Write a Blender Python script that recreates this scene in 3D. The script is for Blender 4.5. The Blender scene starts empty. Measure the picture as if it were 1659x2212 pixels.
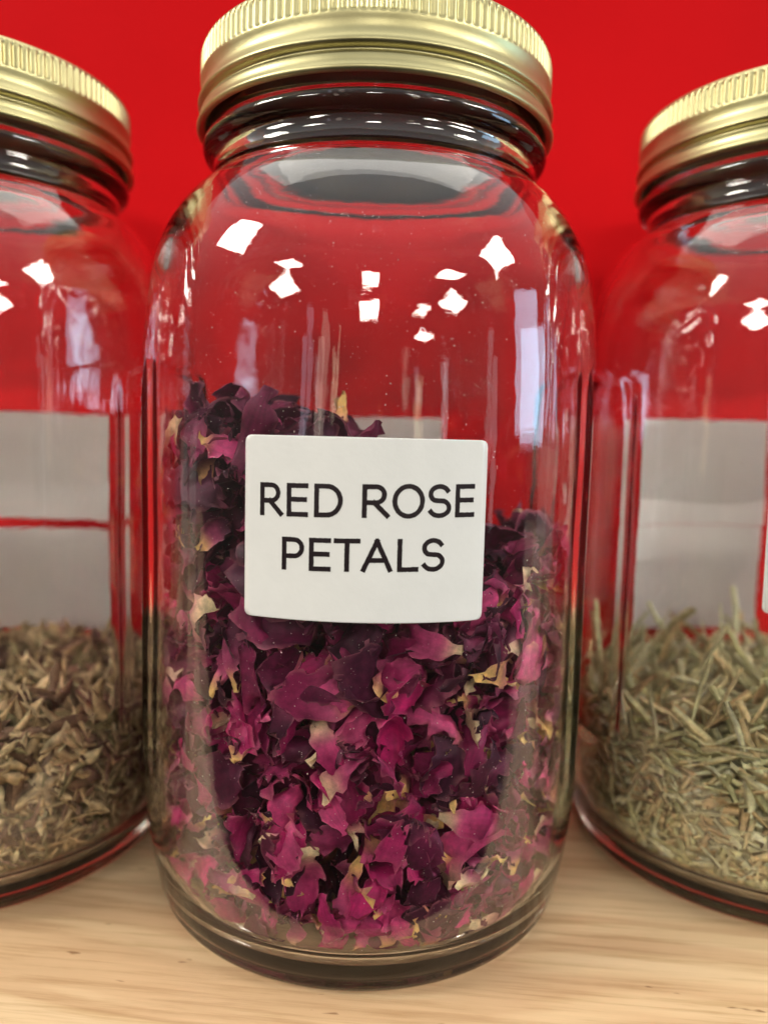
import bpy, math
import numpy as np
from mathutils import Matrix, Vector

scene = bpy.context.scene
coll = scene.collection
MM = 0.001
rng = np.random.default_rng(11)

# ------------------------------------------------------------------ camera
EYE = 0.1207
PITCH, ROLL = 0.097, 0.025
cam_data = bpy.data.cameras.new("camera")
cam = bpy.data.objects.new("camera", cam_data)
coll.objects.link(cam)
cam.matrix_world = (Matrix.Translation((0, 0, EYE))
                    @ Matrix.Rotation(math.pi / 2 - PITCH, 4, 'X')
                    @ Matrix.Rotation(ROLL, 4, 'Z'))
cam_data.sensor_fit = 'VERTICAL'
cam_data.sensor_height = 36.0
cam_data.lens = 36.0 * 1677.2 / 2212
cam_data.clip_start, cam_data.clip_end = 0.01, 100
cam_data.dof.use_dof = True
cam_data.dof.focus_distance = 0.163
cam_data.dof.aperture_fstop = 8.0
scene.camera = cam

# ------------------------------------------------------------------ world: light of a shop interior, made brighter overhead for the shelf, floor side darker
world = bpy.data.worlds.new("World")
scene.world = world
world.use_nodes = True
wn, wl = world.node_tree.nodes, world.node_tree.links
wn.clear()
w_out = wn.new('ShaderNodeOutputWorld')
w_bg = wn.new('ShaderNodeBackground')
w_tc = wn.new('ShaderNodeTexCoord')
w_sep = wn.new('ShaderNodeSeparateXYZ')
w_map = wn.new('ShaderNodeMapRange')
w_map.inputs[1].default_value, w_map.inputs[2].default_value = -1.0, 1.0
w_ramp = wn.new('ShaderNodeValToRGB')
for el, (p, c) in zip([w_ramp.color_ramp.elements[0], w_ramp.color_ramp.elements[1], w_ramp.color_ramp.elements.new(0.5), w_ramp.color_ramp.elements.new(0.6)],
                      ((0.34, (0.03, 0.024, 0.02)), (0.88, (0.75, 0.72, 0.66)), (0.5, (0.13, 0.115, 0.10)), (0.62, (0.17, 0.155, 0.14)))):
    el.position = p
    el.color = (*c, 1)
wl.new(w_tc.outputs['Generated'], w_sep.inputs[0])
wl.new(w_sep.outputs[2], w_map.inputs[0])
wl.new(w_map.outputs[0], w_ramp.inputs[0])
wl.new(w_ramp.outputs[0], w_bg.inputs[0])
w_bg.inputs[1].default_value = 1.0
wl.new(w_bg.outputs[0], w_out.inputs[0])

# ------------------------------------------------------------------ lamps: ceiling panels of the shop and its daylit window, plus added streak lights
def area_lamp(name, loc, target, sx, sy, radiance, color):
    d = bpy.data.lights.new(name, 'AREA')
    d.shape = 'RECTANGLE'
    d.size, d.size_y = sx, sy
    d.energy = radiance * math.pi * sx * sy
    d.color = color
    o = bpy.data.objects.new(name, d)
    coll.objects.link(o)
    o.location = loc
    if target is None:
        o.rotation_euler = (0, 0, 0)
    else:
        o.rotation_euler = (Vector(target) - Vector(loc)).to_track_quat('-Z', 'Y').to_euler()
    return o

WARM = (1.0, 0.95, 0.86)
for (x, y, sx, sy) in ((-3.9, -0.9, 1.5, 1.2), (-3.9, -4.3, 1.2, 1.2), (0.0, -6.9, 1.1, 1.6), (4.2, -1.6, 1.3, 1.2), (4.2, -4.8, 1.2, 1.3), (4.4, -9.0, 1.2, 1.6)):
    area_lamp("ceiling_panel", (x, y, 2.45), None, sx, sy, 46.0, WARM)
area_lamp("ceiling_panel", (0.0, 0.55, 2.45), None, 2.6, 1.4, 2.3, WARM)      # the row straight above the shelf
area_lamp("shop_window", (5.2, -0.4, 0.75), (0, 0.2, 0.1), 1.4, 1.3, 8.5, (0.46, 0.74, 1.0))
for (x, y, z, w, h, rad, colr) in ((-2.9, -4.9, 0.75, 0.22, 1.3, 2.2, (0.86, 0.80, 1.0)), (-2.2, -5.2, 0.62, 0.30, 1.5, 2.6, (1.0, 0.80, 0.66)),
                                  (-1.6, -5.4, 0.75, 0.14, 0.8, 2.4, (1.0, 0.86, 0.62)), (2.3, -5.0, 0.35, 0.32, 0.8, 2.8, (1.0, 0.84, 0.55)),
                                  (3.2, -4.2, 0.45, 0.18, 0.9, 2.4, (0.90, 0.96, 1.0)), (5.0, -2.6, 0.2, 0.25, 1.6, 1.6, (0.9, 0.95, 1.0))):
    area_lamp("streak_light", (x, y, z), (0, 0.2, 0.1), w, h, rad, colr)  # added strip lights, there to draw vertical streaks in the glass

# ------------------------------------------------------------------ render settings
scene.render.engine = 'CYCLES'
cy = scene.cycles
cy.use_denoising = True
try:
    cy.denoiser = 'OPENIMAGEDENOISE'
    cy.denoising_input_passes = 'RGB_ALBEDO_NORMAL'
    cy.denoising_prefilter = 'ACCURATE'
except Exception:
    pass
cy.caustics_reflective = True
cy.caustics_refractive = True
cy.blur_glossy = 0.2
cy.max_bounces = 20
cy.diffuse_bounces = 3
cy.glossy_bounces = 6
cy.transmission_bounces = 20
cy.transparent_max_bounces = 16
cy.sample_clamp_indirect = 0.0
cy.use_adaptive_sampling = False
scene.view_settings.view_transform = 'Standard'
scene.view_settings.look = 'None'
scene.view_settings.exposure = 0.0
scene.view_settings.gamma = 1.0

# ------------------------------------------------------------------ materials
def new_mat(name):
    m = bpy.data.materials.new(name)
    m.use_nodes = True
    n = m.node_tree.nodes
    return m, n, m.node_tree.links, n['Principled BSDF']

def noise(n, l, scale, detail=3, vec=None, rough=0.55):
    t = n.new('ShaderNodeTexNoise')
    t.inputs['Scale'].default_value = scale
    t.inputs['Detail'].default_value = detail
    t.inputs['Roughness'].default_value = rough
    if vec is not None:
        l.new(vec, t.inputs['Vector'])
    return t

def ramp(n, l, fac, stops):
    r = n.new('ShaderNodeValToRGB')
    e = r.color_ramp.elements
    while len(e) < len(stops):
        e.new(0.5)
    for el, (p, c) in zip(e, stops):
        el.position = p
        el.color = (*c, 1)
    l.new(fac, r.inputs[0])
    return r

def bump(n, l, height, strength, dist, normal_in):
    b = n.new('ShaderNodeBump')
    b.inputs['Strength'].default_value = strength
    b.inputs['Distance'].default_value = dist
    l.new(height, b.inputs['Height'])
    l.new(b.outputs[0], normal_in)
    return b

def obj_coords(n, l, scale=(1, 1, 1), rot=(0, 0, 0)):
    tc = n.new('ShaderNodeTexCoord')
    mp = n.new('ShaderNodeMapping')
    mp.inputs['Scale'].default_value = scale
    mp.inputs['Rotation'].default_value = rot
    l.new(tc.outputs['Object'], mp.inputs[0])
    return mp.outputs[0]

# red painted wall
M_WALL, n, l, b = new_mat("red_paint")
v = obj_coords(n, l)
t = noise(n, l, 7, 4, v)
r = ramp(n, l, t.outputs[0], [(0.3, (0.53, 0.0024, 0.005)), (0.7, (0.61, 0.0038, 0.0068))])
l.new(r.outputs[0], b.inputs['Base Color'])
b.inputs['Roughness'].default_value = 0.7
b.inputs['Specular IOR Level'].default_value = 0.06
t2 = noise(n, l, 320, 3, v)
bump(n, l, t2.outputs[0], 0.15, 0.0006, b.inputs['Normal'])

# pine board
M_WOOD, n, l, b = new_mat("pine_wood")
v = obj_coords(n, l, (1, 1, 1), (0, 0, math.radians(5)))
warp = noise(n, l, 5.0, 2, v)
mp = n.new('ShaderNodeMapping')
mp.inputs['Scale'].default_value = (1.6, 42, 30)
addv = n.new('ShaderNodeMix'); addv.data_type = 'RGBA'; addv.blend_type = 'LINEAR_LIGHT'
addv.inputs[0].default_value = 0.022
l.new(v, addv.inputs[6]); l.new(warp.outputs['Color'], addv.inputs[7])
l.new(addv.outputs[2], mp.inputs[0])
bands = noise(n, l, 1.0, 3, mp.outputs[0], 0.5)
rb = ramp(n, l, bands.outputs[0], [(0.28, (0.67, 0.475, 0.265)), (0.44, (0.70, 0.51, 0.30)), (0.505, (0.65, 0.455, 0.255)),
                                   (0.53, (0.575, 0.375, 0.205)), (0.59, (0.61, 0.405, 0.225)), (0.61, (0.69, 0.495, 0.285)),
                                   (0.70, (0.65, 0.46, 0.255)), (0.76, (0.58, 0.38, 0.21))])
mp2 = n.new('ShaderNodeMapping')
mp2.inputs['Scale'].default_value = (26, 520, 400)
l.new(v, mp2.inputs[0])
fine = noise(n, l, 1.0, 4, mp2.outputs[0], 0.68)
rf = ramp(n, l, fine.outputs[0], [(0.32, (0.76, 0.69, 0.60)), (0.50, (0.98, 0.97, 0.96)), (0.7, (1.06, 1.06, 1.06))])
mul = n.new('ShaderNodeMix'); mul.data_type = 'RGBA'; mul.blend_type = 'MULTIPLY'
mul.inputs[0].default_value = 0.9
l.new(rb.outputs[0], mul.inputs[6]); l.new(rf.outputs[0], mul.inputs[7])
mp3 = n.new('ShaderNodeMapping')
mp3.inputs['Scale'].default_value = (90, 330, 300)
l.new(v, mp3.inputs[0])
spk = noise(n, l, 1.0, 2, mp3.outputs[0], 0.5)
rs = ramp(n, l, spk.outputs[0], [(0.25, (0.36, 0.25, 0.16)), (0.285, (1, 1, 1))])
mul2 = n.new('ShaderNodeMix'); mul2.data_type = 'RGBA'; mul2.blend_type = 'MULTIPLY'
mul2.inputs[0].default_value = 0.8
l.new(mul.outputs[2], mul2.inputs[6]); l.new(rs.outputs[0], mul2.inputs[7])
l.new(mul2.outputs[2], b.inputs['Base Color'])
b.inputs['Roughness'].default_value = 0.5
bump(n, l, fine.outputs[0], 0.25, 0.0004, b.inputs['Normal'])

# jar glass
M_GLASS, n, l, b = new_mat("jar_glass")
n.remove(b)
g = n.new('ShaderNodeBsdfGlass')
g.inputs['Color'].default_value = (1, 1, 1, 1)
g.inputs['Roughness'].default_value = 0.0
g.inputs['IOR'].default_value = 1.5
v = obj_coords(n, l, (1, 1, 0.55))
t1 = noise(n, l, 120, 2, v)
bb = bump(n, l, t1.outputs[0], 0.048, 0.0012, g.inputs['Normal'])
v2 = obj_coords(n, l, (1, 1, 3.2))
t1b = noise(n, l, 210, 2, v2)
bb2 = bump(n, l, t1b.outputs[0], 0.012, 0.0006, bb.inputs['Normal'])
va = n.new('ShaderNodeVolumeAbsorption')
va.inputs['Color'].default_value = (0.60, 0.62, 0.52, 1)
va.inputs['Density'].default_value = 17.0
l.new(va.outputs[0], n['Material Output'].inputs['Volume'])
l.new(g.outputs[0], n['Material Output'].inputs['Surface'])

# brass-coloured lid metal
M_LID, n, l, b = new_mat("gold_lid_metal")
v = obj_coords(n, l)
t = noise(n, l, 60, 4, v)
r = ramp(n, l, t.outputs[0], [(0.3, (0.44, 0.40, 0.20)), (0.7, (0.50, 0.46, 0.245))])
l.new(r.outputs[0], b.inputs['Base Color'])
b.inputs['Metallic'].default_value = 1.0
rr = ramp(n, l, t.outputs[0], [(0.3, (0.36,) * 3), (0.7, (0.44,) * 3)])
l.new(rr.outputs[0], b.inputs['Roughness'])
t2 = noise(n, l, 900, 2, v)
bump(n, l, t2.outputs[0], 0.08, 0.0003, b.inputs['Normal'])

M_DISC, n, l, b = new_mat("lid_disc_lacquer")
v = obj_coords(n, l)
t = noise(n, l, 40, 3, v)
r = ramp(n, l, t.outputs[0], [(0.3, (0.085, 0.062, 0.050)), (0.7, (0.12, 0.09, 0.07))])
l.new(r.outputs[0], b.inputs['Base Color'])
b.inputs['Roughness'].default_value = 0.45

# paper labels and ink
M_LABEL, n, l, b = new_mat("label_paper")
v = obj_coords(n, l)
t = noise(n, l, 160, 3, v)
r = ramp(n, l, t.outputs[0], [(0.25, (0.83, 0.83, 0.79)), (0.7, (0.865, 0.865, 0.825))])
l.new(r.outputs[0], b.inputs['Base Color'])
b.inputs['Roughness'].default_value = 0.34
b.inputs['Coat Weight'].default_value = 0.35
b.inputs['Coat Roughness'].default_value = 0.16
t2 = noise(n, l, 700, 3, v)
bump(n, l, t2.outputs[0], 0.12, 0.0004, b.inputs['Normal'])
tr = n.new('ShaderNodeBsdfTranslucent')
l.new(r.outputs[0], tr.inputs[0])
ms = n.new('ShaderNodeMixShader')
ms.inputs[0].default_value = 0.12
l.new(b.outputs[0], ms.inputs[1]); l.new(tr.outputs[0], ms.inputs[2])
l.new(ms.outputs[0], n['Material Output'].inputs['Surface'])

M_BACK_TINT, n, l, b = new_mat("label_bounce_tint")
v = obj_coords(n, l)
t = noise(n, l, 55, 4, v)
r = ramp(n, l, t.outputs[0], [(0.3, (0.91, 0.82, 0.78)), (0.7, (0.95, 0.88, 0.84))])  # pinkish: red bounce inside the jar put into the paper colour
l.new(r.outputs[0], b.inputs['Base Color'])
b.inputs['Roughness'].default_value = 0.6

M_INK, n, l, b = new_mat("black_ink")
b.inputs['Base Color'].default_value = (0.013, 0.007, 0.009, 1)
b.inputs['Roughness'].default_value = 0.3
v = obj_coords(n, l)
t2 = noise(n, l, 700, 3, v)
bump(n, l, t2.outputs[0], 0.12, 0.0004, b.inputs['Normal'])

def leaf_mat(name, scale, lo, hi, trans, rough, bumpd):
    m, n, l, b = new_mat(name)
    at = n.new('ShaderNodeAttribute')
    at.attribute_name = 'tint'
    v = obj_coords(n, l)
    t = noise(n, l, scale, 4, v, 0.62)
    r = ramp(n, l, t.outputs[0], [(0.3, lo), (0.7, hi)])
    mx = n.new('ShaderNodeMix'); mx.data_type = 'RGBA'; mx.blend_type = 'MULTIPLY'
    mx.inputs[0].default_value = 1.0
    l.new(at.outputs['Color'], mx.inputs[6]); l.new(r.outputs[0], mx.inputs[7])
    l.new(mx.outputs[2], b.inputs['Base Color'])
    b.inputs['Roughness'].default_value = rough
    b.inputs['Specular IOR Level'].default_value = 0.35
    bump(n, l, t.outputs[0], 0.5, bumpd, b.inputs['Normal'])
    tr = n.new('ShaderNodeBsdfTranslucent')
    l.new(mx.outputs[2], tr.inputs[0])
    ms = n.new('ShaderNodeMixShader')
    ms.inputs[0].default_value = trans
    l.new(b.outputs[0], ms.inputs[1]); l.new(tr.outputs[0], ms.inputs[2])
    l.new(ms.outputs[0], n['Material Output'].inputs['Surface'])
    return m

M_PETAL = leaf_mat("dried_rose_petal", 420, (0.62, 0.60, 0.64), (1.28, 1.25, 1.25), 0.22, 0.55, 0.0005)
M_HERB = leaf_mat("dried_herb", 520, (0.6, 0.6, 0.6), (1.3, 1.3, 1.3), 0.12, 0.65, 0.0003)
M_GRASS = leaf_mat("dried_grass", 520, (0.65, 0.65, 0.65), (1.25, 1.25, 1.25), 0.15, 0.55, 0.0003)
M_DUST, n, l, b = new_mat("petal_dust")
b.inputs['Base Color'].default_value = (0.70, 0.56, 0.50, 1)
b.inputs['Roughness'].default_value = 0.8

# ------------------------------------------------------------------ mesh helpers (coordinates in millimetres)
def mesh_obj(name, verts, faces, mat, parent=None, smooth=True, tint=None):
    me = bpy.data.meshes.new(name)
    me.from_pydata((np.asarray(verts, float) * MM).tolist(), [], faces if isinstance(faces, list) else faces.tolist())
    me.materials.append(mat)
    if smooth:
        me.polygons.foreach_set('use_smooth', np.ones(len(me.polygons), bool))
    if tint is not None:
        a = me.attributes.new('tint', 'FLOAT_COLOR', 'POINT')
        c = np.ones((len(verts), 4), np.float32)
        c[:, :3] = tint
        a.data.foreach_set('color', c.ravel())
    me.update()
    o = bpy.data.objects.new(name, me)
    coll.objects.link(o)
    if parent:
        o.parent = parent
    return o

def tag(o, label, cat, group=None):
    o['label'] = label
    o['category'] = cat
    if group:
        o['group'] = group
    return o

def catmull(pts, sub):
    p = np.asarray(pts, float)
    q = np.vstack([2 * p[0] - p[1], p, 2 * p[-1] - p[-2]])
    out = []
    for i in range(1, len(q) - 2):
        d = np.hypot(*(q[i + 1] - q[i]))
        k = max(1, min(40, int(math.ceil(d / sub))))
        t = np.linspace(0, 1, k, endpoint=False)[:, None]
        a, b_, c, d_ = q[i - 1], q[i], q[i + 1], q[i + 2]
        # centripetal-like damping: limit the tangents by the segment length
        def tan(p0, p1, p2):
            l0, l1 = np.hypot(*(p1 - p0)), np.hypot(*(p2 - p1))
            return ((p1 - p0) / max(l0, 1e-6) * l1 + (p2 - p1) / max(l1, 1e-6) * l0) / (l0 + l1 + 1e-9)
        m0, m1 = tan(a, b_, c) * d, tan(b_, c, d_) * d
        h = (2 * t**3 - 3 * t**2 + 1) * b_ + (t**3 - 2 * t**2 + t) * m0 + (-2 * t**3 + 3 * t**2) * c + (t**3 - t**2) * m1
        out.append(h)
    out.append(p[-1:])
    return np.vstack(out)

def grid_faces(rows, cols, wrap=False):
    i, j = np.meshgrid(np.arange(rows - 1), np.arange(cols if wrap else cols - 1), indexing='ij')
    j2 = (j + 1) % cols
    return np.stack([i * cols + j, i * cols + j2, (i + 1) * cols + j2, (i + 1) * cols + j], -1).reshape(-1, 4)

def sstep(a, b_, x):
    t = np.clip((x - a) / (b_ - a), 0, 1)
    return t * t * (3 - 2 * t)

# ------------------------------------------------------------------ the place: wall and shelf
def box(name, x0, x1, y0, y1, z0, z1, mat, bev=0.0):
    import bmesh
    bm = bmesh.new()
    vs = [bm.verts.new((x * MM, y * MM, z * MM)) for z in (z0, z1) for y in (y0, y1) for x in (x0, x1)]
    for f in ((0, 2, 3, 1), (4, 5, 7, 6), (0, 1, 5, 4), (2, 6, 7, 3), (0, 4, 6, 2), (1, 3, 7, 5)):
        bm.faces.new([vs[k] for k in f])
    if bev:
        bmesh.ops.bevel(bm, geom=bm.edges[:], offset=bev * MM, segments=3, affect='EDGES')
    me = bpy.data.meshes.new(name)
    bm.to_mesh(me); bm.free()
    me.materials.append(mat)
    o = bpy.data.objects.new(name, me)
    coll.objects.link(o)
    return o

wall = box("wall", -900, 900, 303, 323, -250, 420, M_WALL)
wall['kind'] = 'structure'; wall['label'] = 'plain bright red painted wall behind the jars'
BASE = -1.6
shelf = box("shelf", -900, 900, 141, 302.8, -20, BASE, M_WOOD, 1.2)
shelf['kind'] = 'structure'; shelf['label'] = 'pale pine board shelf under the jars'

# ------------------------------------------------------------------ jars
CENTRE, LEFT, RIGHT = (-4.6, 211.4), (-121.4, 230.0), (118.2, 235.2)

OUTER = [(0, 1.2), (20, 1.1), (36, 0.8), (43, 0.0), (46.6, -1.2), (48.8, -1.6), (51.2, -1.25), (53.0, 0.3), (53.8, 2.0),
         (53.7, 2.9), (54.5, 4.0), (55.5, 8.0), (57.1, 17), (58.3, 29), (58.8, 42), (58.8, 90), (58.8, 130), (58.5, 141),
         (57.5, 152), (55.8, 162.3), (53.2, 169.6), (48.8, 176.3), (44.8, 180.4), (42.2, 182.6), (41.3, 184.3),
         (41.0, 186.6), (41.4, 188.2), (43.2, 189.2), (44.0, 190.8), (43.6, 192.6), (42.2, 193.6), (41.7, 195.5),
         (42.4, 198), (41.7, 200.5), (42.4, 204), (41.7, 206.5), (41.5, 211.8), (41.0, 213.0), (39.8, 213.3)]
INNER = [(38.4, 212.9), (37.7, 211.2), (37.5, 200), (37.5, 189.5), (37.9, 186.3), (39.6, 183.0), (43.6, 178.2), (48.0, 172.4),
         (51.4, 165.6), (53.3, 157.5), (54.3, 147), (54.7, 136), (54.7, 90), (54.7, 34), (54.3, 24), (53.3, 14.0), (51.4, 8.2),
         (47.8, 5.2), (42, 4.2), (30, 4.0), (15, 4.2), (0, 4.4)]
NSEG = 360

def jar_glass_mesh():
    o = catmull(OUTER, 1.6)
    i = catmull(INNER, 2.2)
    prof = np.vstack([o, i])
    n_out = len(o)
    th = np.arange(NSEG) / NSEG * 2 * np.pi
    R = np.repeat(prof[:, :1], NSEG, 1)
    Z = np.repeat(prof[:, 1:], NSEG, 1)
    TH = np.repeat(th[None], len(prof), 0)
    az = np.degrees(TH)                    # 0 = +X (a grip panel's middle), 270 = the front
    outm = np.zeros_like(R); outm[:n_out] = 1
    # shallow recessed grip panels on both flanks
    for c in (0, 180):
        da = np.abs((az - c + 180) % 360 - 180)
        e = np.maximum(np.abs(da) / 25.0, np.abs(Z - 86) / 53.0)
        rd = ((np.abs(da) / 25.0) ** 8 + (np.abs(Z - 86) / 52.0) ** 14)
        dep = 1.15 * (1 - sstep(0.7, 1.25, rd))
        R -= dep * outm
        R += 0.75 * np.exp(-((np.abs(da) - 26.5) / 1.9) ** 2) * (1 - sstep(44, 53, np.abs(Z - 86))) * outm      # raised lip along the panel
        R -= 0.15 * dep * (1 - outm) * (Z > 30)
    # graduation dots on one flank
    for zc in (126, 106.2, 86.4, 66.6):
        da = np.radians((az - 0 + 180) % 360 - 180) * 58.5
        R += 1.0 * np.exp(-((da / 1.7) ** 2 + ((Z - zc) / 1.7) ** 2)) * outm
    # unevenness of moulded glass, stronger inside
    g = np.random.default_rng(3)
    wob = np.zeros_like(R)
    for k in range(26):
        m = g.integers(1, 15); f = g.uniform(0.02, 0.16); ph = g.uniform(0, 6.28); ph2 = g.uniform(0, 6.28)
        wob += np.sin(m * TH + ph) * np.sin(f * Z + ph2) / (1 + 0.25 * m)
    neck = (Z < 186) & (Z > 9)
    R += wob * np.where(outm > 0, 0.015, 0.035) * neck * (R > 20)
    X, Y = R * np.cos(TH), R * np.sin(TH)
    V = np.stack([X, Y, Z], -1).reshape(-1, 3)
    F = grid_faces(len(prof), NSEG, True)
    nV = len(V)
    # collapse the two pole rings
    faces = F.tolist()
    keep = [f for f in faces]
    return V, keep

GV, GF = jar_glass_mesh()
_t = bpy.data.meshes.new("tmp")

def ring_lathe(prof, nseg, fn=None, closed=True):
    p = np.asarray(prof, float)
    if closed:
        p = np.vstack([p, p[:1]])
    th = np.arange(nseg) / nseg * 2 * np.pi
    R = np.repeat(p[:, :1], nseg, 1); Z = np.repeat(p[:, 1:], nseg, 1)
    TH = np.repeat(th[None], len(p), 0)
    if fn:
        R = fn(R, Z, TH)
    V = np.stack([R * np.cos(TH), R * np.sin(TH), Z], -1).reshape(-1, 3)
    return V, grid_faces(len(p), nseg, True)

BAND_OUT = [(43.3, 196.0), (43.9, 195.3), (44.6, 195.0), (45.25, 195.35), (45.4, 196.0), (45.1, 196.6), (44.85, 197.2), (44.65, 198.5),
            (44.2, 199.2), (43.62, 199.7), (43.7, 200.15), (44.6, 200.6), (45.1, 201.1), (45.05, 201.7), (44.6, 202.6),
            (44.2, 203.8), (44.25, 205.4), (44.5, 206.6), (44.55, 207.2), (44.55, 207.8), (44.5, 210), (44.45, 212.0), (44.3, 212.8),
            (43.9, 213.6), (43.1, 214.2), (42.0, 214.45), (40, 214.5), (38.4, 214.4), (38.1, 214.15)]
BAND_IN = [(38.4, 213.95), (42.4, 213.9), (43.2, 213.3), (43.4, 212), (43.2, 204)]
NR = 138
def knurl(R, Z, TH):
    w = sstep(206.9, 207.6, Z) * (1 - sstep(212.2, 213.4, Z)) * (R > 43.9)
    ph = (TH * NR / (2 * np.pi)) % 1.0
    s = 0.5 - 0.5 * np.cos(2 * np.pi * ph)
    return R - 0.75 * w * s ** 1.6
band = np.vstack([catmull(BAND_OUT, 0.45), catmull(BAND_IN, 2.5)])
BV, BF = ring_lathe(band, NR * 6, knurl)
DV, DF = ring_lathe(catmull([(0, 213.75), (30, 213.75), (36, 213.75), (37, 214.0), (41, 213.88), (41.2, 213.75), (41, 213.45), (37, 213.35), (0, 213.4)], 3), 128, None, False)

def patch(r, az0, z0, w, h, tilt, corner, nx=40, ny=26, thick=0.12):
    """A rounded rectangular label wrapped round the jar; az0 in degrees from the front, positive to +X."""
    t = np.linspace(-1, 1, ny)
    ys = np.sign(t) * (1 - (1 - np.abs(t)) ** 1.8) * h / 2
    rows = []
    for y in ys:
        d = max(0.0, abs(y) - (h / 2 - corner))
        half = w / 2 - corner + math.sqrt(max(corner ** 2 - d ** 2, 0))
        xs = np.linspace(-half, half, nx)
        rows.append(np.stack([xs, np.full(nx, y)], -1))
    P = np.array(rows)
    ct, st = math.cos(tilt), math.sin(tilt)
    X = P[..., 0] * ct - P[..., 1] * st
    Y = P[..., 0] * st + P[..., 1] * ct
    def wrap(rad):
        a = np.radians(az0) + X / r
        return np.stack([rad * np.sin(a), -rad * np.cos(a), z0 + Y], -1).reshape(-1, 3)
    Vf, Vb = wrap(r + thick), wrap(r)
    F = grid_faces(ny, nx)
    nv = len(Vf)
    loop = [(0, j) for j in range(nx)] + [(i, nx - 1) for i in range(1, ny)] + [(ny - 1, j) for j in range(nx - 2, -1, -1)] + [(i, 0) for i in range(ny - 2, 0, -1)]
    idx = [i * nx + j for i, j in loop]
    side = [[idx[k], nv + idx[k], nv + idx[(k + 1) % len(idx)], idx[(k + 1) % len(idx)]] for k in range(len(idx))]
    return np.vstack([Vf, Vb]), F.tolist() + (F[:, ::-1] + nv).tolist() + side

# lettering strokes: every letter is drawn with its own strokes in a box of unit cap height
def arc(cx, cy_, rx, ry, a0, a1, k=22):
    a = np.radians(np.linspace(a0, a1, k))
    return np.stack([cx + rx * np.cos(a), cy_ + ry * np.sin(a)], -1)
def seg(*p):
    return np.array(p, float)
def bowl(w, y0, y1):
    m, r_ = (y0 + y1) / 2, (y1 - y0) / 2
    return np.vstack([[[0, y1]], arc(w - r_, m, r_, r_, 90, -90, 18), [[0, y0]]])
LETTERS = {
    'R': lambda w: [seg((0, 0), (0, 1)), bowl(w * 0.86, 0.45, 1.0), seg((w * 0.42, 0.45), (w, 0.0))],
    'E': lambda w: [seg((0, 0), (0, 1)), seg((0, 1), (w, 1)), seg((0, 0.52), (w * 0.93, 0.52)), seg((0, 0), (w, 0))],
    'D': lambda w: [seg((0, 0), (0, 1)), np.vstack([[[0, 1]], [[w * 0.32, 1]], arc(w * 0.42, 0.5, w * 0.58, 0.5, 80, -80, 22), [[w * 0.32, 0]], [[0, 0]]])],
    'O': lambda w: [arc(w / 2, 0.5, w / 2, 0.52, 0, 360, 48)],
    'S': lambda w: [np.vstack([arc(w * 0.5, 0.745, w * 0.46, 0.265, 28, 235, 20), arc(w * 0.5, 0.255, w * 0.5, 0.27, 62, -152, 22)])],
    'P': lambda w: [seg((0, 0), (0, 1)), bowl(w, 0.42, 1.0)],
    'T': lambda w: [seg((0, 1), (w, 1)), seg((w / 2, 0), (w / 2, 1))],
    'A': lambda w: [seg((0, 0), (w / 2, 1)), seg((w / 2, 1), (w, 0)), seg((w * 0.19, 0.33), (w * 0.81, 0.33))],
    'L': lambda w: [seg((0, 0), (0, 1)), seg((0, 0), (w, 0))],
}
def letter_mesh(ch, x0, x1, ybase, cap, r, az0, z0, rise, stroke=0.98):
    g = np.random.default_rng(ord(ch) + int(x0 * 10 + 400))
    V, F = [], []
    hs = stroke / 2
    for si, st in enumerate(LETTERS[ch]((x1 - x0 - stroke) / (cap - stroke))):
        p = st * (cap - stroke) + np.array([x0 + hs, ybase + hs])
        d = np.hypot(*np.diff(p, axis=0).T)
        s = np.r_[0, np.cumsum(d)]
        n_ = max(6, int(s[-1] / 0.22))
        q = np.stack([np.interp(np.linspace(0, s[-1], n_), s, p[:, k]) for k in (0, 1)], -1)
        closed = np.hypot(*(q[0] - q[-1])) < 1e-6
        tg = np.gradient(q, axis=0)
        if closed:
            tg[0] = tg[-1] = q[1] - q[-2]
        tg /= np.hypot(tg[:, 0], tg[:, 1])[:, None]
        if not closed:
            q[0] -= tg[0] * hs * 0.96; q[-1] += tg[-1] * hs * 0.96
        nn = np.stack([-tg[:, 1], tg[:, 0]], -1)
        a = q + nn * (hs + g.normal(0, 0.018, (n_, 1)))
        b_ = q - nn * (hs + g.normal(0, 0.018, (n_, 1)))
        off = len(V)
        for k in range(n_):
            for w_ in (a[k], b_[k]):
                u, h = w_[0], w_[1] + rise * w_[0]
                an = math.radians(az0) + u / r
                rad = r + 0.012 * si
                V.append((rad * math.sin(an), -rad * math.cos(an), z0 + h))
        F += [[off + 2 * k, off + 2 * k + 1, off + 2 * k + 3, off + 2 * k + 2] for k in range(n_ - 1)]
    return V, F

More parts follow.
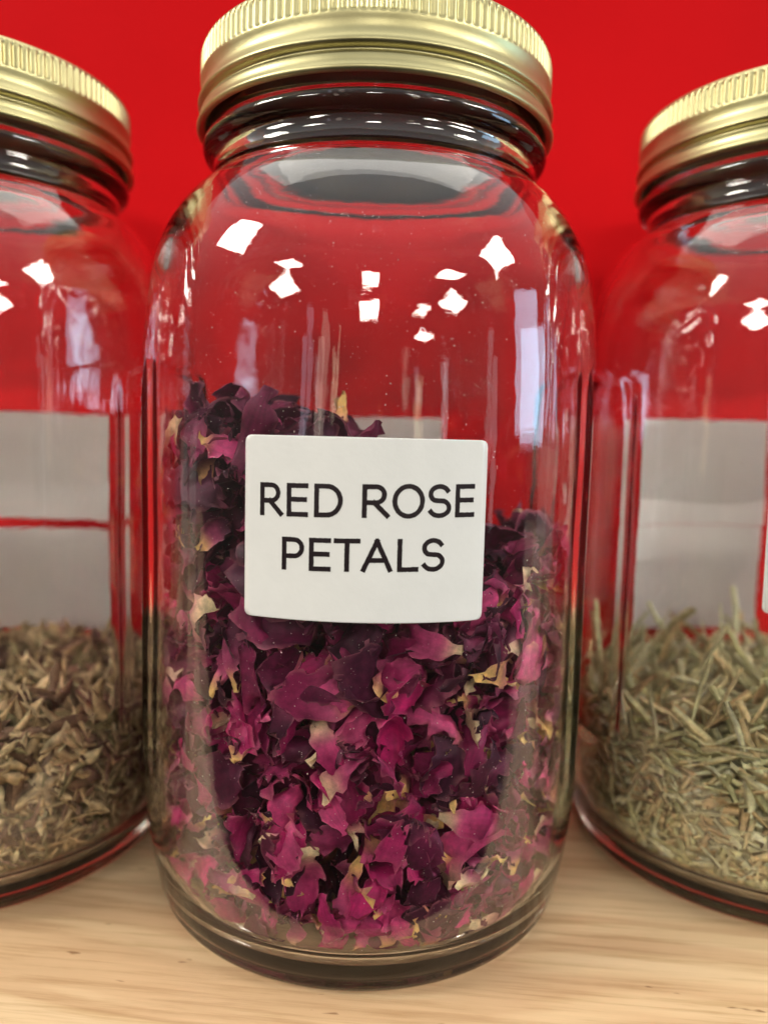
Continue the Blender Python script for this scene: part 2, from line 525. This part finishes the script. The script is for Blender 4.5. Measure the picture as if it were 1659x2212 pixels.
R_OUT = 58.85
def make_jar(name, pos, label, front_label, rear, text):
    e = bpy.data.objects.new(name, None)
    coll.objects.link(e)
    e.location = (pos[0] * MM, pos[1] * MM, 0.00002)
    e.empty_display_size = 0.03
    tag(e, label, 'jar', 'gold-lidded glass jars on the shelf')
    first = not make_jar.meshes
    if first:
        gl = mesh_obj('glass', GV, GF, M_GLASS, e)
        import bmesh
        bm = bmesh.new(); bm.from_mesh(gl.data)
        bmesh.ops.remove_doubles(bm, verts=bm.verts[:], dist=1e-7)
        # close the walls between outer and inner surface at the rim (profiles already meet there)
        bmesh.ops.recalc_face_normals(bm, faces=bm.faces[:])
        for f in bm.faces:
            f.smooth = True
        bm.to_mesh(gl.data); bm.free()
        lid = mesh_obj('lid', BV, BF, M_LID, e)
        disc = mesh_obj('sealing_disc', DV, DF, M_DISC, lid)
        make_jar.meshes = (gl.data, lid.data, disc.data)
    else:
        for nm, me, par in zip(('glass', 'lid', 'sealing_disc'), make_jar.meshes, (e, e, 'lid')):
            o = bpy.data.objects.new(nm, me)
            coll.objects.link(o)
            o.parent = lid if par == 'lid' else par
            if nm == 'lid':
                lid = o
    lab = mesh_obj('label', *patch(R_OUT, *front_label), M_LABEL, e)
    lab['label'] = 'white paper sticker on the front of the jar'
    if text:
        lab['label'] = 'white sticker printed RED ROSE PETALS in black capitals'
        az0, z0, w, h = front_label[:4]
        for ch, x0, x1, yb, cap in text:
            V, F = letter_mesh(ch, x0, x1, yb, cap, R_OUT + 0.15, az0, z0, 0.0145)
            mesh_obj('letter', V, F, M_INK, lab, smooth=False)
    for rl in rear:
        o = mesh_obj('rear_label', *patch(R_OUT, *rl), M_BACK_TINT, e)
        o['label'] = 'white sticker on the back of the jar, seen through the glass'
    return e
make_jar.meshes = None

K = 50.4 / 1532.0
def tx(px): return (px - 824) * K
KY = 37.0 / 1187.0
TEXT = []
for ch, a, c in (('R', 163, 317), ('E', 340, 477), ('D', 513, 688), ('R', 803, 970), ('O', 985, 1184), ('S', 1200, 1354), ('E', 1380, 1511)):
    TEXT.append((ch, tx(a), tx(c), (651 - 566) * KY, 215 * KY))
for ch, a, c in (('P', 313, 456), ('E', 486, 622), ('T', 637, 800), ('A', 805, 994), ('L', 1023, 1156), ('S', 1170, 1322)):
    TEXT.append((ch, tx(a), tx(c), (651 - 913) * KY, 215 * KY))

make_jar('glass_jar', CENTRE, 'glass jar of dried rose petals with a white RED ROSE PETALS label',
         (0.9, 101.9, 50.4, 37.0, 0.0, 1.3),
         [(180.5, 107.5, 50.6, 38.5, 0.0, 1.3), (180.0, 67.0, 50.6, 38.5, 0.0, 1.3)], TEXT)
make_jar('glass_jar', LEFT, 'glass jar part filled with brown crumbled dried herb',
         (-1.0, 101.0, 50.4, 37.0, 0.0, 1.3),
         [(180.0, 106.6, 50.6, 38.5, 0.01, 1.3), (180.5, 65.2, 50.6, 37.6, -0.005, 1.3)], None)
make_jar('glass_jar', RIGHT, 'glass jar part filled with pale green cut grass stalks',
         (-3.2, 99.6, 50.4, 37.0, 0.008, 1.3),
         [(183.0, 109.9, 54.0, 38.8, -0.012, 1.3), (183.4, 70.9, 54.0, 38.8, -0.012, 1.3)], None)

# ------------------------------------------------------------------ contents
inner = catmull(INNER, 2.2)
_o = np.argsort(inner[inner[:, 0] > 30][:, 1])
_iz = inner[inner[:, 0] > 30][:, 1][_o]; _ir = inner[inner[:, 0] > 30][:, 0][_o]
FLOOR = 5.0

def confine(P, margin=1.0, soft=3.0):
    """Press a piece softly against the glass wall and floor so it stays inside the jar."""
    P = P.copy()
    z = P[:, 2]
    lo = FLOOR + soft * 0.5
    P[:, 2] = np.where(z < lo, FLOOR + soft * 0.5 * np.exp((np.minimum(z, lo) - lo) / (soft * 0.5)), z)
    rmax = np.interp(P[:, 2], _iz, _ir) - margin
    r_ = np.hypot(P[:, 0], P[:, 1]) + 1e-9
    lim = rmax - soft
    rn = np.where(r_ > lim, rmax - soft * np.exp(-(r_ - lim) / soft), r_)
    P[:, :2] *= (rn / r_)[:, None]
    return P

def frame(normal, g):
    nrm = normal / np.linalg.norm(normal)
    a = g.normal(size=3)
    a -= a @ nrm * nrm
    a /= np.linalg.norm(a)
    return np.stack([a, np.cross(nrm, a), nrm], 0)       # rows: local x, y, z axes

def sines(g, X, Y, k, f0, f1):
    s = np.zeros_like(X)
    for _ in range(k):
        a = g.uniform(0, 6.283); f = g.uniform(f0, f1)
        s += np.sin(f * (X * math.cos(a) + Y * math.sin(a)) + g.uniform(0, 6.283)) * g.uniform(0.4, 1)
    return s / math.sqrt(k)

NU, NV = 15, 18
PF = grid_faces(NV, NU)
def petal(g, L, W, kind):
    u, v_ = np.meshgrid(np.linspace(-1, 1, NU), np.linspace(0, 1, NV))
    vv = np.clip(v_, 0, 1)
    prof = np.where(vv < 0.62, 0.17 + 0.83 * np.sin(np.clip(vv / 0.62, 0, 1) * np.pi / 2) ** 1.25,
                    np.sqrt(np.clip(1 - ((vv - 0.62) / 0.40) ** 2.6, 0.03, 1)))
    jag = 1 + 0.10 * np.sin(vv * g.uniform(9, 22) + g.uniform(0, 6) + np.sign(u) * g.uniform(0, 3)) * np.abs(u) ** 2 + 0.06 * g.normal(size=u.shape) * (np.abs(u) > 0.9)
    x = u * prof * W / 2 * jag
    y = L * (vv - 0.10 * u * u * vv) + 0.035 * L * g.normal(size=u.shape) * (vv > 0.97)
    edge = np.clip(np.maximum(np.abs(u) ** 4, vv ** 9), 0, 1)
    kx = g.uniform(0.10, 0.46) * (1 if g.random() < 0.75 else -1) * (0.45 + 0.8 * vv)
    ky = g.normal(0, 0.10)
    z = (1 - np.cos(np.clip(x * kx, -3.0, 3.0))) / kx
    X = np.sin(np.clip(x * kx, -3.0, 3.0)) / kx
    # curl along the length
    yc = y - L * 0.45
    a = np.clip(yc * ky, -1.9, 1.9)
    ky = ky if abs(ky) > 1e-3 else 1e-3
    Y = (np.sin(a) / ky) - z * np.sin(a)
    Z = (1 - np.cos(a)) / ky + z * np.cos(a)
    cr = g.uniform(0.5, 1.25)
    Z = Z + cr * sines(g, x, y, 5, 0.22, 0.75) + 0.42 * sines(g, x, y, 5, 0.8, 1.8)
    X = X + 0.5 * cr * sines(g, x, y, 4, 0.25, 0.8)
    Y = Y + 0.5 * cr * sines(g, x, y, 4, 0.25, 0.8)
    ruff = g.uniform(0.7, 1.9)
    Z = Z + ruff * edge * sines(g, x, y, 4, 0.7, 1.7)
    bnd = ((np.abs(u) > 0.99) | (vv > 0.99)).astype(float)
    Z = Z + bnd * (g.uniform(-0.9, 0.9) + 0.55 * g.normal(size=u.shape))
    Z = Z - g.uniform(0.3, 1.3) * np.abs(sines(g, x, y, 3, 0.25, 0.6)) * (0.4 + 0.6 * vv)
    X = X + 0.6 * ruff * edge * sines(g, x, y, 4, 0.7, 1.7)
    P = np.stack([X, Y, Z], -1).reshape(-1, 3)
    # colours of the petal itself: dark blade, pale heel, paler dried rim
    dark = np.array([0.046, 0.0055, 0.023]); mag = np.array([0.54, 0.016, 0.150]); pink = np.array([0.70, 0.105, 0.26])
    yel = np.array([0.95, 0.60, 0.20]); cream = np.array([0.95, 0.72, 0.42])
    k = g.random() ** 0.95 if kind != 'dark' else g.random() * 0.25
    base = dark * (1 - k) + mag * k
    if g.random() < 0.14 and kind != 'dark':
        base = mag * 0.55 + pink * 0.45
    c = np.repeat(base[None], P.shape[0], 0)
    vf, uf = vv.ravel(), u.ravel()
    sn = sines(g, x, y, 4, 0.2, 0.6).ravel()
    lift = np.clip(0.25 * sn, -0.35, 0.5)[:, None]
    c = c * (1 + lift)
    vein = 1 + 0.16 * np.sin(uf * g.uniform(14, 24) + 3 * vf + g.uniform(0, 6)) * (1 - 0.5 * vf)
    c = c * vein[:, None]
    if kind == 'pale':
        top = g.uniform(0.3, 0.58)
        w = (1 - sstep(top * 0.15, top, vf + 0.04 * sn))[:, None]
        wp = (1 - sstep(top * 0.8, top * 1.9, vf + 0.05 * sn))[:, None] * 0.55
        c = c * (1 - wp) + pink * wp
        hl = yel if g.random() < 0.6 else cream
        c = c * (1 - w) + hl * w
    rim = (np.clip(bnd.ravel() + 0.15 * edge.ravel() ** 2, 0, 1) * g.uniform(0.15, 0.5))[:, None]
    c = c * (1 - rim) + (pink * 0.62 + cream * 0.18) * rim
    return P, np.clip(c, 0.002, 0.9)

def fill_top(x, y):
    return 127 - 31 * sstep(-16, 16, x + 0.12 * y) + 3.0 * math.sin(x * 0.16 + 1) + 2.5 * math.sin(y * 0.2)

petals = []                     # (importance, verts, tint, kind)
g = np.random.default_rng(21)
def add_petal(az, rad, z, shell, small=1.0):
    """az in degrees from the front, positive to +X"""
    e = np.array([math.sin(math.radians(az)), -math.cos(math.radians(az)), 0.0])
    hi = sstep(70, 100, z)                      # the top of the heap holds the darkest petals
    kind = 'pale' if g.random() < (0.48 if shell else 0.3) * (1 - 0.55 * hi) else ('dark' if g.random() < 0.45 + 0.3 * hi else 'plain')
    L = ((g.uniform(19, 27) if g.random() < 0.16 else g.uniform(10, 20)) if shell else g.uniform(12, 24)) * small; W = L * g.uniform(0.42, 0.85)
    if kind == 'pale':
        L *= 1.25; W *= 0.74
    P, c = petal(g, L, W, kind)
    nrm = e * (0.75 if shell else 0.5) + g.normal(0, 0.62, 3)
    Fm = frame(nrm, g)
    P = P - P.mean(0)
    P = P @ Fm + e * rad + np.array([0, 0, z])
    P = confine(P, 0.75, 2.2)
    petals.append((az, rad, z, P, c, kind, shell))

# the layer that lies against the glass in front
for k in range(900):
    az = g.uniform(-118, 118)
    x = 50 * math.sin(math.radians(az)); y = -50 * math.cos(math.radians(az))
    zt = fill_top(x, y)
    z = FLOOR + 2 + (zt - FLOOR - 5) * g.random()
    add_petal(az, 53.5 - 11 * g.random() ** 1.3, z, True, g.uniform(0.45, 0.85) if z < 24 else 1.0)
n_shell = len(petals)
# the heap behind it and its top
for k in range(1250):
    az = g.uniform(-180, 180); rad = 50 * math.sqrt(g.random())
    x = rad * math.sin(math.radians(az)); y = -rad * math.cos(math.radians(az))
    zt = fill_top(x, y)
    z = FLOOR + 2 + (zt - FLOOR - 5) * (g.random() ** (0.7))
    add_petal(az, rad, z, False)

LAB = {'pale': 'yellow-heeled rose petal', 'dark': 'blackish purple rose petal', 'plain': 'plain magenta rose petal'}
def petal_label(P, c, az, z, kind):
    size = 'large curled' if np.ptp(P, axis=0).max() > 17.5 else 'small crumpled'
    if z < 34:
        zone = 'near the base of the labelled jar'
    elif z < 82:
        zone = 'under the RED ROSE PETALS label'
    else:
        zone = 'beside the word RED on the jar' if az < 0 else 'beside the word ROSE on the jar'
    return size + ' ' + LAB[kind] + ' ' + zone
def jar_point(pos):
    return np.array([pos[0], pos[1], 0.05])
order = sorted(range(len(petals)), key=lambda i: -(petals[i][3] * np.array([0, -1, 0])).mean(0).sum() - (30 if petals[i][6] else 0) * 1.0)
shell_sorted = sorted(range(n_shell), key=lambda i: abs(petals[i][0]))
single = set(sorted(shell_sorted[:660], key=lambda i: -np.ptp(petals[i][3], axis=0).prod() * (petals[i][1] - 40))[:300])
sv, sf, sc_ = [], [], []
off = 0
for i, (az, rad, z, P, c, kind, shell) in enumerate(petals):
    if i in single:
        ctr = P.mean(0)
        o = mesh_obj('rose_petal', P - ctr, PF, M_PETAL, None, True, c)
        o.location = ((ctr + jar_point(CENTRE)) * MM).tolist()
        tag(o, petal_label(P, c, az, z, kind), 'petal', 'dried petals in the rose jar')
    else:
        sv.append(P); sf.append(PF + off); sc_.append(c); off += len(P)
heap = mesh_obj('rose_petal_heap', np.vstack(sv), np.vstack(sf), M_PETAL, None, True, np.vstack(sc_))
heap.location = (jar_point(CENTRE) * MM).tolist()
heap['kind'] = 'stuff'
tag(heap, 'heap of dried red rose petals filling the inside of the labelled jar', 'petals')

# ---- strips: grass stalks and herb flakes
def strip(g, L, W, curve, n_=7, round_=0.35, taper=0.0, lens=False):
    t = np.linspace(-0.5, 0.5, n_)
    bend = curve * (t ** 2) * L + 0.03 * L * np.sin(t * g.uniform(3, 9) + g.uniform(0, 6))
    z = 0.5 * curve * L * g.normal() * t ** 2
    w = np.full(n_, W / 2)
    if lens:
        w = W / 2 * np.sqrt(np.clip(1 - (2 * t) ** 2, 0.03, 1)) * (1 + 0.15 * g.normal(size=n_))
    else:
        w = w * (1 - taper * (t + 0.5))
    V = []
    tw = g.normal(0, 0.5)
    for k in range(n_):
        a = tw * t[k]
        for (sx, sz) in ((-1, 0), (0, 1), (1, 0), (0, -1)):
            lx, lz = sx * w[k], sz * max(w[k] * round_, 0.12)
            V.append((lx * math.cos(a) - lz * math.sin(a) + bend[k], t[k] * L, z[k] + lx * math.sin(a) + lz * math.cos(a)))
    return np.array(V)
SF = grid_faces(7, 4, True)

def pile(g, n_total, top, maker, palette, pos, n_single, names, labels, group, heap_args, mat, flat, scale_=1.0):
    items = []
    for k in range(n_total):
        m = g.random()
        if m < 0.62:
            az = g.uniform(-125, 125); rad = 47 + 6.0 * g.random()
            z = FLOOR + (top - FLOOR) * g.random()
        elif m < 0.86:
            az = g.uniform(-180, 180); rad = 53 * math.sqrt(g.random())
            z = top - 6 * g.random() ** 2 + 2.5 * math.sin(rad * 0.16 + az * 0.05)
        else:
            az = g.uniform(-180, 180); rad = 48 * math.sqrt(g.random())
            z = FLOOR + (top - FLOOR) * g.random()
        e = np.array([math.sin(math.radians(az)), -math.cos(math.radians(az)), 0.0])
        depth = np.clip((z - FLOOR) / (top - FLOOR), 0, 1)
        P, ki = maker(g, depth)
        nrm = e * (1.0 if rad > 45 else 0.2) + g.normal(0, 0.5, 3) + np.array([0, 0, 0.3])
        Fm = frame(nrm, g)
        if flat:                                         # stalks lie mostly level
            d = Fm[1].copy(); d[2] *= g.uniform(0.15, 1.0); d /= np.linalg.norm(d)
            nn = Fm[2] - Fm[2] @ d * d; nn /= np.linalg.norm(nn)
            Fm = np.stack([np.cross(d, nn), d, nn], 0)
        P = confine(P @ Fm + e * rad + np.array([0, 0, z]), 0.7, 1.8)
        col = palette(g, ki, depth)
        tcol = np.repeat(col[None], len(P), 0) * (1 + 0.18 * g.normal(size=(len(P), 1)))
        vis = (48 - rad) * 0.02 + abs(az) / 180 - 0.01 * np.ptp(P, axis=0).max()
        items.append((vis, P, np.clip(tcol, 0.01, 0.9), ki))
    items.sort(key=lambda q: q[0])
    big = sorted(range(int(n_single * 2.2)), key=lambda i: -np.ptp(items[i][1], axis=0).max())[:n_single]
    big = set(big)
    sv, sf, sc_, off = [], [], [], 0
    for i, (vis, P, c, ki) in enumerate(items):
        if i in big:
            ctr = P.mean(0)
            o = mesh_obj(names[ki], P - ctr, SF, mat, None, True, c)
            o.location = ((ctr + jar_point(pos)) * MM).tolist()
            ext = np.ptp(P, axis=0)
            lb = labels[ki][0].replace('SIZE', 'long' if np.linalg.norm(ext) > 17 * scale_ else 'short')
            lb = lb.replace('LIE', 'upright' if ext[2] > 0.6 * np.linalg.norm(ext) else ('slanting' if ext[2] > 0.3 * np.linalg.norm(ext) else 'flat lying'))
            lb += ', on top' if ctr[2] > top - 7 else (', near the base' if ctr[2] < FLOOR + 9 else ', against the glass')
            tag(o, lb, labels[ki][1], group)
        else:
            sv.append(P); sf.append(SF + off); sc_.append(c); off += len(P)
    h = mesh_obj(heap_args[0], np.vstack(sv), np.vstack(sf), mat, None, True, np.vstack(sc_))
    h.location = (jar_point(pos) * MM).tolist()
    h['kind'] = 'stuff'
    tag(h, heap_args[1], heap_args[2])

def make_grass(g, depth):
    L = g.uniform(18, 54) * (0.45 + 0.55 * depth); W = g.uniform(1.3, 3.4)
    ki = 0 if g.random() < 0.62 else 1
    return strip(g, L, W, g.normal(0, 0.055), 7, g.uniform(0.15, 0.4), g.uniform(0, 0.5)), ki
def pal_grass(g, ki, depth):
    if ki == 0:
        a, b_ = np.array([0.60, 0.57, 0.27]), np.array([0.92, 0.87, 0.54])
    else:
        a, b_ = np.array([0.92, 0.78, 0.42]), np.array([0.74, 0.54, 0.27])
    t = g.random()
    return (a * (1 - t) + b_ * t) * g.uniform(0.75, 1.15)
pile(np.random.default_rng(5), 3200, 43.5, make_grass, pal_grass, RIGHT, 260, ('grass_stalk', 'grass_stalk'),
     (('SIZE LIE pale green stalk in the jar of grass', 'stalk'), ('SIZE LIE straw yellow stalk in the jar of grass', 'stalk')),
     'cut stalks in the grass jar',
     ('grass_stalk_heap', 'heap of finely cut dried grass filling the bottom of a jar', 'grass'), M_GRASS, True)

def make_herb(g, depth):
    ki = 0 if g.random() < 0.5 else 1
    if g.random() < 0.14:
        return strip(g, g.uniform(9, 24) * (0.5 + 0.5 * depth), g.uniform(0.6, 1.2), g.normal(0, 0.1), 7, 0.6), 0
    s = 0.2 + 0.8 * depth ** 1.1
    return strip(g, g.uniform(8, 24) * s, g.uniform(2.2, 6.0) * s, g.normal(0, 0.35), 7, g.uniform(0.08, 0.3), 0, True), ki
def pal_herb(g, ki, depth):
    if ki == 0:
        a, b_ = np.array([0.62, 0.42, 0.20]), np.array([0.90, 0.70, 0.40])
    else:
        a, b_ = [(np.array([0.15, 0.08, 0.042]), np.array([0.34, 0.19, 0.10])), (np.array([0.24, 0.19, 0.085]), np.array([0.38, 0.31, 0.14])),
                 (np.array([0.30, 0.17, 0.11]), np.array([0.44, 0.27, 0.17]))][g.integers(3)]
    t = g.random()
    return (a * (1 - t) + b_ * t) * g.uniform(0.6, 1.05)
pile(np.random.default_rng(6), 6000, 45, make_herb, pal_herb, LEFT, 260, ('herb_flake', 'herb_flake'),
     (('SIZE LIE pale tan flake in the jar of brown herb', 'herb flake'), ('SIZE LIE dark brown flake in the jar of brown herb', 'herb flake')),
     'flakes in the herb jar',
     ('herb_heap', 'heap of crumbled brown dried herb filling the bottom of a jar', 'herb'), M_HERB, False, 0.55)

# ---- fine petal dust clinging to the inside of the glass
g = np.random.default_rng(9)
for pos, nm, count, zlo, zhi, lbl in ((CENTRE, 'petal_dust', 3600, 14, 178, 'fine pale dust clinging inside the jar of rose petals'),
                                      (RIGHT, 'grass_dust', 260, 20, 150, 'fine pale dust clinging inside the jar of cut grass'),
                                      (LEFT, 'herb_dust', 260, 20, 150, 'fine pale dust clinging inside the jar of brown herb')):
    V, F = [], []
    for k in range(count):
        az = math.radians(g.uniform(-80, 80)); z = g.uniform(zlo, zhi)
        r_ = np.interp(z, _iz, _ir) - 0.28
        s = 0.045 + 0.12 * g.random() ** 4
        c = np.array([r_ * math.sin(az), -r_ * math.cos(az), z])
        tl = np.array([math.cos(az), math.sin(az), 0]); up = np.array([0, 0, 1.0]); nr = np.array([math.sin(az), -math.cos(az), 0])
        a = g.uniform(0, 3.14)
        p = tl * math.cos(a) + up * math.sin(a); q = -tl * math.sin(a) + up * math.cos(a)
        o_ = len(V)
        V += [c + p * s * g.uniform(0.7, 2.2), c + q * s, c - p * s, c - q * s, c + nr * s * 0.5]
        F += [[o_, o_ + 1, o_ + 4], [o_ + 1, o_ + 2, o_ + 4], [o_ + 2, o_ + 3, o_ + 4], [o_ + 3, o_, o_ + 4], [o_ + 3, o_ + 2, o_ + 1, o_]]
    d = mesh_obj(nm, V, F, M_DUST, None, False)
    d.location = (jar_point(pos) * MM).tolist()
    d['kind'] = 'stuff'
    tag(d, lbl, 'dust')
